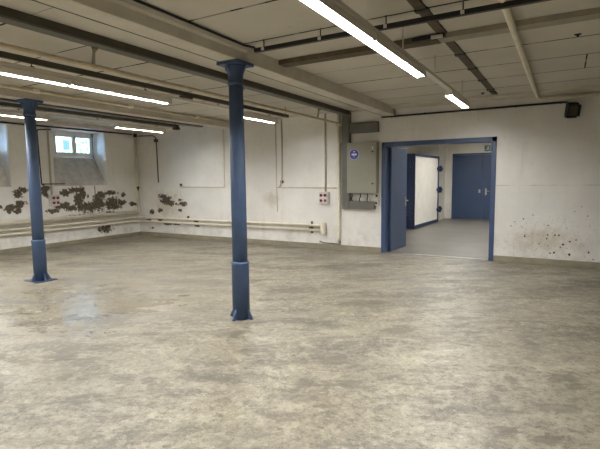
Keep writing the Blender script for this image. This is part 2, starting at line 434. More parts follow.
# ceiling: slabs laid between the beams with open dark joints
ce = structure(obj('ceiling', MB().box(XL-.6, XR+.2, YF-.2, YB2, ZC+.0015, ZC+.2), M['joint']))
rows = [8.005 - .808*k for k in range(0, 16)]     # joint lines across the bays
rows = [9.05] + rows
slab = MB()
bays = [(-10.55,-9.08),(-9.03,-7.60),(-7.57,-7.02),(-7.02,-5.40),(-5.38,-4.02),(-3.98,-3.62),(-3.595,-3.0),(-3.0,-1.145),(-1.045,1.9),(1.92,3.4),(3.42,5.0)]
for x0, x1 in bays:
    for k in range(len(rows)-1):
        y1, y0 = rows[k], rows[k+1]
        g = .014 if (x1 - x0) > 1 else .009
        jit = random.uniform(-.006, .006)
        if (x0, x1) in ((-3.595,-3.0), (-3.98,-3.62)) and k % 3: g = -.001
        z = ZC
        for xa, xb in (((x0, .155), (.167, x1)) if (x0 == -1.045 and k == 2) else ((x0, x1),)):
            slab.box(xa+.002, xb-.002, max(YF, y0+g+jit), y1-g+jit if k else y1, z, ZC+.012)
obj('slab', slab, M['ceil'], ce)

# main beams
for i, x in enumerate((-3.10, -7.15)):
    b = MB().box(x-.108, x+.108, YF, YB, 2.79, ZC+.02)
    structure(obj('trim_%d' % (i+1), b, M['beam'], bevel=.006))
# ledge along the head of the back wall and along the window wall
structure(obj('trim_3', MB().box(-2.985, XR, 8.60, YB, 2.915, ZC+.02), M['beam'], bevel=.004))
structure(obj('trim_4', MB().box(XL, XL+.30, YF, YB, 2.86, ZC+.02), M['beam'], bevel=.004))
# thin cover strip beside the first beam
structure(obj('trim_5', MB().prism([(-2.993, YF, 2.885), (-2.955, YF, 2.90), (-2.935, YF, ZC-.003), (-2.993, YF, ZC-.003)], (0, 4.05-YF, 0)), M['beam']))

# base coat strip along the walls
structure(obj('baseboard_back', MB().box(XL, DX0-.002, YB-.012, YB+.001, 0, .105).box(DX1+.002, XR, YB-.012, YB+.001, 0, .105), M['base']))
structure(obj('baseboard_left', MB().box(XL-.001, XL+.012, YF, YB-.012, 0, .095), M['base']))

# ------------------------------------------------------------------ windows
def window(n, a, b):
    x = XL-.46
    root = structure(bpy.data.objects.new('window_%d' % n, None)); COL.objects.link(root)
    root.location = (x, (a+b)/2, 2.165); WORLD[root.name] = Vector(root.location)
    z0, z1 = 2.168, 2.825
    A = a+.005; B = b-.04
    p1 = (A+.375, A+.375+.425); p2 = (p1[1]+.11, B-.09)
    f = MB().box(x-.07, x-.005, A, p1[0]-.04, z0, z1).box(x-.07, x-.005, p2[1]+.04, B, z0, z1)
    f.box(x-.07, x-.005, A, B, z0, 2.245).box(x-.07, x-.005, A, B, 2.72, z1)
    f.box(x-.07, x-.005, p1[1]+.03, p2[0]-.03, z0, z1)
    obj('window_frame', f, M['upvc'], root, bevel=.004)
    for y0, y1 in (p1, p2):
        s = MB()
        zz0, zz1 = 2.295, 2.675
        s.box(x-.06, x+.012, y0-.045, y0, zz0-.05, zz1+.05).box(x-.06, x+.012, y1, y1+.045, zz0-.05, zz1+.05)
        s.box(x-.06, x+.012, y0, y1, zz0-.05, zz0).box(x-.06, x+.012, y0, y1, zz1, zz1+.05)
        so = obj('sash', s, M['upvc'], root, bevel=.003)
        obj('pane', MB().box(x-.035, x-.029, y0-.005, y1+.005, zz0-.005, zz1+.005), M['glass'], so)
    obj('gap_shade', MB().box(x-.05, x-.012, B, b-.012, z0, z1), M['dark'], root)  # dark strip standing in for the shadow in the gap between frame and reveal
    h = MB().box(x+.012, x+.03, p1[1]+.045, p1[1]+.075, 2.44, 2.54).box(x+.03, x+.045, p1[1]+.05, p1[1]+.07, 2.40, 2.50)
    obj('window_handle', h, M['plastic'], root)
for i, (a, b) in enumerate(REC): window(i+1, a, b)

# ------------------------------------------------------------------ doorway 1: blue steel frame with one leaf swung into the far room
def empty_structure(name, loc):
    o = structure(bpy.data.objects.new(name, None)); COL.objects.link(o); o.location = loc; WORLD[o.name] = Vector(loc); return o
d1 = empty_structure('door_1', (-2.19, YB, 0))
fr = MB()
fr.box(DX0, DX0+.085, YB-.015, YB2+.012, 0, DZ).box(DX1-.085, DX1, YB-.015, YB2+.012, 0, DZ)
fr.box(DX0, DX1, YB-.015, YB2+.012, DZ-.085, DZ)
obj('door_frame', fr, M['blueframe'], d1, bevel=.006)
hx, hy = DX0+.085, YB2-.02
ang = math.radians(86)
u = Vector((math.cos(ang), math.sin(ang), 0)); nn = Vector((u.y, -u.x, 0))
def leafbox(mb, s0, s1, n0, n1, z0, z1):
    c = Vector((hx, hy, 0)) + u*((s0+s1)/2) + nn*((n0+n1)/2) + Vector((0,0,(z0+z1)/2))
    return mb.obox(c, u*((s1-s0)/2), nn*((n1-n0)/2), Vector((0,0,(z1-z0)/2)))
lf = leafbox(MB(), 0.01, .885, .0, .055, .012, DZ-.09)
leaf = obj('door_leaf', lf, M['bluedoor'], d1, bevel=.004)
hm = leafbox(MB(), .80, .84, .055, .064, .93, 1.12)
p0 = Vector((hx,hy,1.05)) + u*.82 + nn*.06
hm.tube([p0, p0+nn*.05, p0+nn*.055-u*.12], .011, 10)
obj('door_handle', hm, M['steel'], leaf)
for z in (.3, 1.1, 1.9):
    hg = MB().tube([(hx-.004, hy, z-.06), (hx-.004, hy, z+.06)], .014, 10)
    obj('door_hinge', hg, M['blueframe'], d1)
structure(obj('trim_6', MB().box(DX0+.085, DX1-.085, YB-.01, YB+.12, 0, .008), M['steel']))   # threshold strip

# door 2: blue double door at the far end
d2 = empty_structure('door_2', (-2.8, FY1, 0))
x0, x1 = -3.66, -1.86; t = 2.42
obj('door_frame', MB().box(x0, x0+.06, FY1-.03, FY1+.02, 0, t).box(x1-.06, x1, FY1-.03, FY1+.02, 0, t).box(x0, x1, FY1-.03, FY1+.02, t-.06, t), M['blueframe'], d2)
l1 = obj('door_leaf', MB().box(x0+.065, -2.598, FY1-.02, FY1+.02, .01, t-.065), M['bluedoor'], d2, bevel=.003)
l2 = obj('door_leaf', MB().box(-2.594, x1-.065, FY1-.02, FY1+.02, .01, t-.065), M['bluedoor'], d2, bevel=.003)
hm = MB().box(-2.50, -2.44, FY1-.03, FY1-.02, .90, 1.14).tube([(-2.47, FY1-.03, 1.04), (-2.47, FY1-.08, 1.04), (-2.33, FY1-.085, 1.04)], .013, 10)
obj('door_handle', hm, M['steel'], l2)
obj('door_lock', MB().box(-2.72, -2.66, FY1-.028, FY1-.02, .98, 1.10), M['steel'], l1)

# exit sign above door 2
e = thing('exit_sign', 'small green exit sign with white running figure above the far blue double door', 'sign', (-2.33, FY1, 2.56))
ex0, ex1, ez0, ez1 = -2.55, -2.11, 2.47, 2.67
obj('sign_box', MB().box(ex0, ex1, FY1-.05, FY1, ez0, ez1), M['sign_green'], e, bevel=.004)
g = MB(); yy = FY1-.054
def q(mb, pts, y=yy, d=.006):
    return mb.prism([(ex0+a, y, ez0+b) for a, b in pts], (0, d, 0))
q(g, [(.20,.03),(.215,.03),(.215,.165),(.20,.165)]); q(g, [(.285,.03),(.30,.03),(.30,.165),(.285,.165)]); q(g, [(.20,.165),(.30,.165),(.30,.18),(.20,.18)])   # doorway
q(g, [(.33,.09),(.39,.09),(.39,.11),(.33,.11)]); q(g, [(.38,.065),(.425,.10),(.38,.135),(.38,.065)][:3])    # arrow
g.disc((ex0+.125, yy, ez0+.165), (0,1,0), .018, .006, 12)
q(g, [(.085,.15),(.135,.14),(.13,.085),(.09,.09)]); q(g, [(.09,.09),(.13,.085),(.16,.06),(.15,.025),(.132,.025),(.138,.058)])
q(g, [(.085,.095),(.115,.088),(.085,.045),(.045,.035),(.042,.052),(.07,.062)]); q(g, [(.13,.14),(.17,.12),(.165,.105),(.13,.12)])
obj('pictogram', g, M['sign_white'], e)

# ------------------------------------------------------------------ insulated door standing open in the far room
cd = thing('insulated_door', 'thick white insulated door with navy frame standing open in the far room', 'door', (-4.0, 14.9, 0))
A = Vector((-3.89, 13.58, 0)); B = Vector((-3.80, 16.23, 0)); uu = (B-A).normalized(); L = (B-A).length; vv = Vector((-uu.y, uu.x, 0))   # vv points away from the doorway (-x)
def cbox(mb, s0, s1, n0, n1, z0, z1):
    c = A + uu*((s0+s1)/2) + vv*((n0+n1)/2) + Vector((0,0,(z0+z1)/2))
    return mb.obox(c, uu*((s1-s0)/2), vv*((n1-n0)/2), Vector((0,0,(z1-z0)/2)))
Z0, Z1 = .015, 2.27
obj('door_panel', cbox(MB(), .03, L-.03, .012, .25, Z0+.06, Z1-.05), M['white'], cd)
f = MB()
cbox(f, 0, .045, -.01, .28, Z0, Z1); cbox(f, L-.10, L, -.01, .28, Z0, Z1)
cbox(f, .045, L-.10, -.01, .28, Z0, Z0+.10); cbox(f, .045, L-.10, -.01, .28, Z1-.075, Z1)
cbox(f, .045, L-.10, .25, .28, Z0+.1, Z1-.075)
obj('door_frame', f, M['navy'], cd, bevel=.006)
for z in (.36, 1.92):
    m = MB(); cbox(m, -.035, 0, .06, .24, z-.17, z+.17); cbox(m, -.09, -.03, .10, .46, z-.07, z+.07); cbox(m, -.07, -.035, .02, .12, z-.03, z+.12)
    obj('latch', m, M['navy'], cd, bevel=.005)
for z in (.45, 1.13, 1.85):
    m = MB(); cbox(m, L-.28, L+.05, -.045, -.01, z-.05, z+.05); cbox(m, L+.02, L+.12, -.07, .02, z-.10, z+.10); cbox(m, L+.12, L+.32, -.05, -.01, z-.045, z+.045)
    obj('hinge', m, M['navy'], cd, bevel=.005)

# ------------------------------------------------------------------ cast columns
def column(x, y, label):
    t = thing('iron_column', label, 'column', (x, y, 0), 'blue iron columns')
    obj('shaft', MB().lathe(x, y, [(.084, .60), (.083, 1.4), (.076, 2.58)]), M['blue'], t)
    obj('sleeve', MB().lathe(x, y, [(.097, .0), (.097, .615), (.101, .625), (.101, .64), (.086, .65)]), M['blue'], t)
    if x < -5: obj('base_plate', MB().box(x-.19, x+.19, y-.16, y+.16, 0, .008), M['navy'], t)
    for sx, sy in ((1,0), (-1,0), (0,1), (0,-1)):
        d = Vector((sx, sy, 0)); s = Vector((-d.y, d.x, 0))*.009
        c = Vector((x, y, 0))
        obj('gusset', MB().prism([c+d*.09+Vector((0,0,.002))-s, c+d*.155+Vector((0,0,.002))-s, c+d*.148+Vector((0,0,.025))-s, c+d*.105+Vector((0,0,.11))-s, c+d*.09+Vector((0,0,.13))-s], s*2), M['blue'], t)
    obj('capital', MB().lathe(x, y, [(.077, 2.55), (.089, 2.56), (.089, 2.585), (.080, 2.595), (.082, 2.66), (.096, 2.70), (.108, 2.735), (.110, 2.757)]), M['blue'], t)
    obj('cap_plate', MB().box(x-.142, x+.142, y-.142, y+.142, 2.755, 2.79), M['blue'], t, bevel=.004)
    for sx, sy in ((1,0), (-1,0), (0,1), (0,-1)):
        d = Vector((sx, sy, 0)); s = Vector((-sy, sx, 0))*.008; c = Vector((x, y, 0))
        obj('bracket', MB().prism([c+d*.075+Vector((0,0,2.66))-s, c+d*.138+Vector((0,0,2.735))-s, c+d*.138+Vector((0,0,2.756))-s, c+d*.075+Vector((0,0,2.756))-s], s*2), M['blue'], t)
    return t
column(-3.10, 4.02, 'blue iron column with flared head standing nearest, in the middle of the hall')
column(-7.135, 4.12, 'blue iron column standing farther back, in front of the window wall')

# ------------------------------------------------------------------ lamps on three suspended rails
ROWS = {'A': (-1.358, 4.97), 'B': (-4.79, 4.72), 'C': (-7.74, 4.78)}
LL = 1.475
def lamp(x, y0, label, LL):
    y1 = y0+LL
    t = thing('ceiling_lamp', label, 'lamp', (x, (y0+y1)/2, 2.695), 'long tube lamps under the hall ceiling')
    hs = MB().prism([(x-.045, y0, 2.632), (x+.045, y0, 2.632), (x+.045, y0, 2.664), (x+.032, y0, 2.684), (x-.032, y0, 2.684), (x-.045, y0, 2.664)], (0, LL, 0))
    for s in (-1, 1):      # reflector wings either side of the tube
        hs.prism([(x+s*.039, y0, 2.635), (x+s*.045, y0, 2.635), (x+s*.047, y0, 2.602), (x+s*.043, y0, 2.602)], (0, LL, 0))
    obj('housing', hs, M['lamp_white'], t)
    obj('diffuser', MB().prism([(x-.032, y0+.012, 2.632), (x-.026, y0+.012, 2.622), (x+.026, y0+.012, 2.622), (x+.032, y0+.012, 2.632)], (0, LL-.024, 0)), LAMP, t)
    for ya in (y0, y1-.012):
        obj('end_cap', MB().prism([(x-.039, ya, 2.632), (x-.035, ya, 2.616), (x+.035, ya, 2.616), (x+.039, ya, 2.632)], (0, .012, 0)), M['lamp_white'], t)
    return t
src = lamp(ROWS['A'][0], ROWS['A'][1]-LL, 'lit tube lamp over the doorway approach, far one of the two overhead butted lamps', LL)
short = lamp(ROWS['A'][0], 6.27, 'short lit tube lamp above the blue doorway, close to the back wall', 1.26)
def put(row, y0, label, group=None):
    x = ROWS[row][0]
    return dup(src, (x-ROWS['A'][0], y0-(ROWS['A'][1]-LL), 0), label, group)
put('A', 4.97-2*LL-.02, 'lit tube lamp running out of the top edge, nearest and brightest of all')
put('B', 4.72-LL, 'lit tube lamp between the columns, right one of the butted left pair')
put('B', 4.72-2*LL-.02, 'lit tube lamp cut by the left edge, left one of the butted pair')
dup(short, (ROWS['B'][0]-ROWS['A'][0], -.1, 0), 'lit tube lamp just right of the nearest column, partly hidden by it')
put('C', 4.78-LL, 'lit tube lamp passing behind the head of the farther column')
dup(short, (ROWS['C'][0]-ROWS['A'][0], -.09, 0), 'lit tube lamp in front of the window wall, right of the small window')
OUT = 'lamps of the same rows overhead and behind the camera'
for r in 'ABC':
    for y0 in (-1.05, -2.55) if r != 'C' else (1.79, -1.05, -2.55):
        put(r, y0, 'lit tube lamp hanging outside the picture, behind the viewer', OUT)
for y0 in (10.4, 14.0):
    for xx in (-2.6, -.3):
        c = put('A', y0, 'lit tube lamp of the far room, above the door head', 'lamps of the far room'); c.location.x = xx; c.location.z += .36
for r, (x, ye) in ROWS.items():
    t = thing('lamp_rail', {'A': 'white lamp rail running to the back wall above the doorway lamps',
                            'B': 'lamp rail carrying the lamps left of the nearest column',
                            'C': 'lamp rail carrying the lamps by the window wall'}[r], 'lamp rail', (x, 3.5, ZC))
    obj('channel', MB().box(x-.032, x+.032, -3.9, 7.6, 2.684, 2.716), M['lamp_white'], t)
    ys = (1.35, 2.82, 4.29, 5.75, 7.2) if r != 'A' else (1.5, 2.9, 4.3, 5.5, 7.1)
    for y in ys:
        top = 2.757 if r != 'A' else ZC
        m = MB().tube([(x, y, 2.71), (x, y, top)], .006, 8).box(x-.018, x+.018, y-.02, y+.02, 2.714, 2.73)
        obj('hanger', m, M['beam'] if r == 'A' else M['darkgrey'], t)
    if r == 'A':
        for y in (2.6,):
            obj('cable', MB().tube([(x+.02, y, 2.715), (x+.06, y+.03, 2.75), (x+.10, y+.10, 2.80), (x+.05, y+.15, 2.88), (x+.09, y+.2, ZC)], .005, 8), M['dark'], t)
# flat steel carriers above the two left lamp rails, end fixings
for r in 'BC':
    x = ROWS[r][0]
    t = thing('lamp_carrier', {'B': 'dusty steel carrier above the lamps left of the nearest column', 'C': 'dusty steel carrier above the lamps beside the window wall'}[r], 'ceiling rail', (x, 3.5, ZC))
    obj('rail', MB().box(x-.02, x+.02, -3.9, 7.86, 2.757, 2.815), M['darkgrey'], t)
    for y in (-2.0, .6, 7.76):
        obj('hanger', MB().tube([(x, y, 2.81), (x, y, ZC+.005)], .007, 8), M['darkgrey'], t)
    jb = MB().box(x-.05, x+.05, 4.95, 5.13, 2.717, 2.757) if r == 'B' else MB().box(x-.05, x+.05, 7.72, 7.86, 2.70, 2.757)
    j = obj('junction_box', jb, M['darkgrey'], t, bevel=.004)

# ------------------------------------------------------------------ ceiling trunking, pipes and rails
def trunk(x, label, yend, z0=2.875, mat='darkgrey'):
    t = thing('cable_trunking', label, 'cable trunking', (x, 3, ZC))
    obj('duct', MB().box(x-.06, x+.06, YF+.05, yend, z0, ZC), M[mat], t)  # dark colour stands for the unlit sides of the grey duct
    obj('lid', MB().box(x-.066, x+.066, YF+.05, yend, z0-.017, z0+.001), M['grey'], t)
trunk(-4.0, 'cable trunking with shade-dark sides along the ceiling left of the nearest column, ending at the switch cabinet', 8.95)
trunk(-8.07, 'cable trunking with shade-dark sides along the ceiling near the window wall, behind the farther column', 9.0, 2.905)

t = thing('ceiling_pipe', 'cream pipe hung below the cable trunking left of the nearest column', 'pipe', (-4.1, 3, 2.69))
obj('pipe', MB().tube([(-4.1, YF+.05, 2.685), (-4.1, 8.75, 2.685), (-4.14, 8.88, 2.685), (-4.27, 8.96, 2.685)], .022, 12), M['pipe_dirty'], t)
for y in (.63, 3.03, 5.43, 7.8):
    h = MB().tube([(-4.06, y, 2.86), (-4.08, y, 2.82), (-4.1, y, 2.70)], [.034, .013, .02], 10)
    obj('hanger', h, M['channel'], t)
    obj('clamp', MB().tube([(-4.1, y-.02, 2.685), (-4.1, y+.02, 2.685)], .027, 12), M['pipe_dirty'], t)

t = thing('beam_pipe', 'cream pipe with clamps running along the beam over the farther column', 'pipe', (-6.95, 3, 2.9))
obj('pipe', MB().tube([(-6.93, YF+.05, 2.905), (-6.93, 8.98, 2.905)], .022, 12), M['pipe_dirty'], t)
for y in (1.0, 2.5, 4.12, 5.85, 7.6):
    obj('clamp', MB().box(-6.985, -6.90, y-.05, y+.05, 2.875, 2.94), M['cream'], t, bevel=.006)

t = thing('beam_cable', 'black cable lying in the corner of ceiling and near beam, right side', 'cable', (-2.93, 0, ZC))
obj('run', MB().tube([(-2.925, YF+.05, 2.936), (-2.925, 2.9, 2.936), (-2.93, 3.95, 2.93), (-2.86, 4.05, 2.92)], .011, 8), M['dark'], t)
t = thing('thin_dark_line', 'thin dark line along the lower left edge of the near beam', 'cable', (-3.21, 0, 2.79))
obj('run', MB().tube([(-3.216, YF+.05, 2.796), (-3.216, 8.9, 2.796)], .008, 8), M['darkgrey'], t)  # thin dark tube following the beam's lower left edge
# strut rails crossing the right bay
t = thing('strut_rail', 'black strut rail hung across the right bay, nearest crossing rail', 'ceiling rail', (-.5, 3.95, 2.86))
obj('rail', MB().box(-2.79, XR-.1, 3.93, 3.97, 2.835, 2.875), M['dark'], t)
for k in range(9):
    x = -2.68 + .64*k
    obj('hanger', MB().tube([(x, 3.95, 2.84), (x, 3.95, ZC+.006)], .006, 8), M['dark'], t)
    obj('nut', MB().box(x-.014, x+.014, 3.917, 3.93, 2.84, 2.868), M['plastic'], t)
t = thing('crossing_channel', 'flat steel channel crossing the right bay, brown left half and beige right half', 'ceiling rail', (-.5, 4.8, ZC))
obj('rusty_section', MB().box(-2.985, -1.14, 4.70, 4.86, 2.895, ZC), M['rust'], t)
obj('painted_section', MB().box(-1.14, XR-.1, 4.70, 4.86, 2.90, ZC), M['channel'], t)
obj('joint_clamp', MB().box(-1.38, -1.06, 4.66, 4.70, 2.90, 2.935), M['dark'], t)
obj('socket_cap', MB().box(-1.19, -1.08, 4.64, 4.665, 2.895, 2.925), M['plastic'], t)
t = thing('ceiling_batten', 'brown bare strip along the right bay ceiling with dark cross ties', 'batten', (-1.09, 5.5, ZC))
obj('strip', MB().box(-1.137, -1.05, 1.2, 8.12, 2.937, ZC), M['rust'], t)
for k in range(1, 9):
    y = 8.005-.808*k + .0
    if y < 8.1: obj('tie', MB().box(-1.15, -1.035, y-.035, y+.035, 2.930, 2.948), M['dark'], t)
obj('tie', MB().box(-1.15, -1.035, 8.0, 8.10, 2.930, 2.948), M['dark'], t)
t = thing('conduit_pipe', 'cream pipe across the right bay ceiling, turning along the back wall head', 'pipe', (-.47, 5, 2.9))
obj('pipe', MB().tube([(-.47, YF+.05, 2.898), (-.47, 8.86, 2.898), (-.455, 8.94, 2.89), (-.40, 8.99, 2.875), (-.30, 9.015, 2.865), (XR-.05, 9.015, 2.845)], .030, 14), M['cream'], t)
obj('clip', MB().box(-.05, -.03, 9.0, YB, 2.80, 2.89), M['cream'], t)

# small black hooks left in the slabs
for i, (x, y, lab) in enumerate(((-1.62, 4.45, 'tiny black twin bolt plate in the ceiling beside the brown strip'), (-1.66, 8.28, 'tiny dark ceiling hook above the doorway lamps'), (-1.25, 8.3, 'tiny dark bolt in the ceiling right of the doorway lamps'), (.05, 4.95+.5, 'tiny dark hook in the ceiling near the right edge'))):
    tag(obj('ceiling_hook', MB().tube([(x, y, ZC+.006), (x, y, ZC-.03)], .012, 8).box(x-.03, x+.03, y-.012, y+.012, ZC-.012, ZC+.008), M['dark'], loc=(x, y, ZC)), lab, 'hook')

# black conduit along the back wall to the spotlight
t = thing('black_conduit', 'black conduit along the head of the back wall, from the beam end to the spotlight', 'conduit', (-1.5, YB, 2.78))
obj('pipe', MB().tube([(-3.28, 9.02, 2.778), (-.08, 9.02, 2.785), (-.03, 9.015, 2.78), (.0, 9.01, 2.755), (.01, 9.0, 2.72)], .018, 10), M['dark'], t)
for x in (-3.2, -2.4, -1.6, -.8, -.12): obj('clip', MB().box(x-.012, x+.012, 9.0, YB, 2.765, 2.80), M['dark'], t)
t = thing('wall_spotlight', 'black boxy spotlight high on the back wall, right of the doorway', 'spotlight', (.05, YB, 2.63))
c = Vector((.045, 8.93, 2.635)); ax = Vector((.35, -1, -.35)).normalized(); sx = ax.cross(Vector((0,0,1))).normalized(); sz = sx.cross(ax)
obj('head', MB().obox(c, sx*.09, ax*.06, sz*.125), M['dark'], t, bevel=.025)
obj('visor', MB().obox(c+ax*.085+sz*.095, sx*.09, ax*.035, sz*.006).obox(c+ax*.085+sx*.088, sx*.005, ax*.03, sz*.09).obox(c+ax*.085-sx*.088, sx*.005, ax*.03, sz*.09), M['dark'], t)
obj('lens', MB().obox(c+ax*.062, sx*.07, ax*.004, sz*.08), M['darkgrey'], t)
obj('bracket', MB().box(.0, .09, 9.0, YB, 2.60, 2.72).box(.02, .07, 8.95, 9.01, 2.64, 2.70), M['dark'], t)
obj('rear_fins', MB().obox(c-ax*.075-sz*.02, sx*.06, ax*.018, sz*.07).obox(c-sx*.10-sz*.03, sx*.018, ax*.035, sz*.05), M['dark'], t, bevel=.006)

# ------------------------------------------------------------------ switch cabinet and trunking on the back wall
t = thing('wall_trunking', 'grey upright cable trunking with side arms, left of and behind the switch cabinet', 'cable trunking', (-4.06, YB, 0.9))
obj('upright', MB().box(-4.135, -3.955, 8.96, YB, .90, 2.93), M['grey'], t, bevel=.004)
obj('upper_arm', MB().box(-3.955, -3.335, 8.97, YB, 2.49, 2.70), M['grey'], t, bevel=.004)
obj('lower_arm', MB().box(-3.955, -3.40, 8.95, YB, .905, 1.07), M['grey'], t, bevel=.004)
obj('cover_edge', MB().box(-3.978, -3.968, 8.954, 8.96, .92, 2.90), M['darkgrey'], t)
t = thing('switch_cabinet', 'grey switch cabinet with round blue sign on the back wall left of the doorway', 'cabinet', (-3.70, YB, 1.25))
cx0, cx1, cz0, cz1, cy = -3.985, -3.335, 1.24, 2.29, 8.90
obj('body', MB().box(cx0, cx1, cy, YB, cz0, cz1), M['cab'], t, bevel=.006)
dr = obj('door', MB().box(cx0+.004, cx1-.004, cy-.022, cy, cz0+.004, cz1-.004), M['cab'], t, bevel=.005)
for z in (2.09, 1.44):
    m = MB().disc((cx1-.075, cy-.022, z), (0,-1,0), .016, .012, 14).box(cx1-.079, cx1-.071, cy-.05, cy-.03, z-.014, z+.014)
    obj('lock', m, M['dark'], dr)
obj('lock_plate', MB().box(cx1-.095, cx1-.06, cy-.028, cy-.022, 2.13, 2.20), M['plastic'], dr, bevel=.003)
sx_, sz_, sy_ = -3.815, 2.045, cy-.0245
sg = obj('sign', MB().disc((sx_, sy_+.002, sz_), (0,-1,0), .100, .004, 36), M['sign_blue'], dr)
sg['label'] = 'round blue mandatory sign with white figure'
rim = MB(); n = 36
for k in range(n):
    a0, a1 = 2*PI*k/n, 2*PI*(k+1)/n
    rim.prism([(sx_+r*math.cos(a), sy_-.002, sz_+r*math.sin(a)) for r, a in ((.100,a0),(.104,a0),(.104,a1),(.100,a1))], (0, .003, 0))
obj('sign_rim', rim, M['sign_white'], sg)
pc = MB()
pc.prism([(sx_+.024*math.cos(a), sy_-.0035, sz_+.046+.022*math.sin(a)) for a in [PI*k/10 for k in range(11)]], (0, .002, 0))   # crown of the head
def ell(cx, cz, rx, rz, n=18): return [(cx+rx*math.cos(2*PI*k/n), sy_-.0035, cz+rz*math.sin(2*PI*k/n)) for k in range(n)]
pc.prism(ell(sx_-.026, sz_-.002, .030, .022), (0,.002,0)); pc.prism(ell(sx_+.026, sz_-.002, .030, .022), (0,.002,0))            # goggles
pc.prism([(sx_+a, sy_-.0035, sz_+b) for a, b in ((-.062,.012),(-.062,-.006),(.062,-.006),(.062,.012))], (0,.002,0))
pc.prism([(sx_+a, sy_-.0035, sz_+b) for a, b in ((-.020,-.046),(-.014,-.056),(.014,-.056),(.020,-.046))], (0,.002,0))           # chin
obj('pictogram', pc, M['sign_white'], sg)
t = thing('cable_bundle', 'tangle of pale cables in the gap below the switch cabinet', 'cables', (-3.66, YB, 1.07))
for k in range(9):
    x = -3.90 + .055*k
    obj('cable', MB().tube([(x, 8.99, 1.065), (x+random.uniform(-.03,.03), 8.96, 1.12), (x+random.uniform(-.03,.03), 8.97, 1.17), (x+random.uniform(-.01,.01), 8.98, 1.23)], .011, 8), M['plastic'] if k % 3 else M['dark'], t)
def small_socket(x, z, label):
    t = thing('small_socket', label, 'socket', (x, YB, z))
    obj('box', MB().box(x-.04, x+.04, 8.97, YB, z-.055, z+.055), M['plastic'], t, bevel=.005)
    obj('insert', MB().disc((x, 8.97, z), (0,-1,0), .024, .006, 16), M['dark'], t)
small_socket(-3.355, 1.19, 'small white socket right under the switch cabinet, upper of two')
small_socket(-3.365, 1.04, 'small white socket below the switch cabinet, lower of two')

# red-socket boxes
def red_box(c, ax, label):
    t = thing('socket_box', label, 'socket box', c)
    c = Vector(c); n_ = Vector(ax); s = Vector((-n_.y, n_.x, 0))
    def pt(a, d, z): return c + s*a + n_*d + Vector((0,0,z))
    obj('box', MB().obox(pt(0, .06, .13), s*.105, n_*.06, Vector((0,0,.13))), M['plastic'], t, bevel=.008)
    for a in (-.05, .05):
        for z in (.075, .19):
            o = obj('socket', MB().disc(pt(a, .118, z), n_, .031, .022, 16), M['red'], t)
            obj('socket_lid', MB().obox(pt(a, .143, z+.012), s*.024, n_*.004, Vector((0,0,.018))), M['red'], o)
red_box((-4.57, YB, 1.0), (0,-1,0), 'grey box with four red sockets on the back wall, left of the trunking')
red_box((XL, 6.50, .98), (1,0,0), 'white box with four red sockets on the peeling window wall')

def wall_tube(name, label, cat, pts, r, mat, n=10):
    return tag(obj(name, MB().tube(pts, r, n), M[mat], loc=pts[0]), label, cat)
wall_tube('socket_conduit', 'grey conduit dropping from the ceiling to the four red sockets', 'conduit', [(-4.56, 9.03, 2.95), (-4.56, 9.03, 1.25)], .022, 'pale_conduit')
t = thing('riser_pipe', 'cream riser pipe between the red sockets and the grey trunking', 'pipe', (-4.225, YB, 0))
obj('pipe', MB().tube([(-4.225, 9.0, 2.95), (-4.225, 9.0, .26), (-4.245, 9.0, .18)], .034, 14), M['cream'], t)
for z in (.45, 1.36, 2.3): obj('clip', MB().box(-4.27, -4.18, 8.99, YB, z-.012, z+.012), M['cream'], t)
obj('tail', MB().tube([(-4.21, 9.02, .20), (-4.21, 9.02, .125), (-4.40, 9.03, .125), (-4.62, 9.03, .13), (-4.72, 9.035, .16)], .012, 8), M['darkgrey'], t)
wall_tube('drop_cable', 'dark cable dropping down the back wall between column and sockets', 'cable', [(-5.69, 9.04, 2.93), (-5.68, 9.035, 2.2), (-5.695, 9.035, 1.6), (-5.70, 9.03, 1.47), (-5.76, 9.03, 1.38)], .019, 'pale_conduit')
tag(obj('cable_clamp', MB().box(-5.73, -5.66, 9.02, YB, 1.46, 1.52), M['dark'], loc=(-5.695, YB, 1.46)), 'dark clamp holding the foot of the dropping cable', 'clamp')
wall_tube('thin_conduit', 'thin pale conduit with corner left of the dropping cable', 'conduit', [(-5.85, 9.042, 2.93), (-5.85, 9.042, 1.36), (-5.84, 9.042, .80)], .009, 'pipe_dirty')
wall_tube('surface_conduit', 'thin grey conduit level across the wall to the riser pipe', 'conduit', [(-5.84, 9.04, 1.36), (-4.265, 9.04, 1.345)], .012, 'pipe_dirty')
wall_tube('angled_conduit', 'thin grey conduit bent at a right angle, left of the nearest column', 'conduit', [(-7.40, 9.04, 2.93), (-7.40, 9.04, 1.385), (-7.43, 9.04, 1.372), (-8.93, 9.04, 1.375)], .017, 'cream')
tag(obj('cable_outlet', MB().disc((-8.88, YB, 1.43), (0,-1,0), .035, .03, 12), M['darkgrey'], loc=(-8.88, YB, 1.43)), 'dark round cable outlet at the conduit end on the back wall', 'outlet')
wall_tube('corner_cable', 'dark cable along and down the back wall near the corner', 'cable', [(-10.45, 9.03, 2.80), (-9.86, 9.03, 2.78), (-9.76, 9.034, 2.72), (-9.74, 9.034, 2.6), (-9.72, 9.034, 1.5)], .017, 'grey')
tag(obj('cable_joint', MB().box(-9.80, -9.68, 9.0, YB, 2.60, 2.68), M['darkgrey'], loc=(-9.74, YB, 2.6), bevel=.005), 'small dark joint box on the cable near the corner', 'junction box')
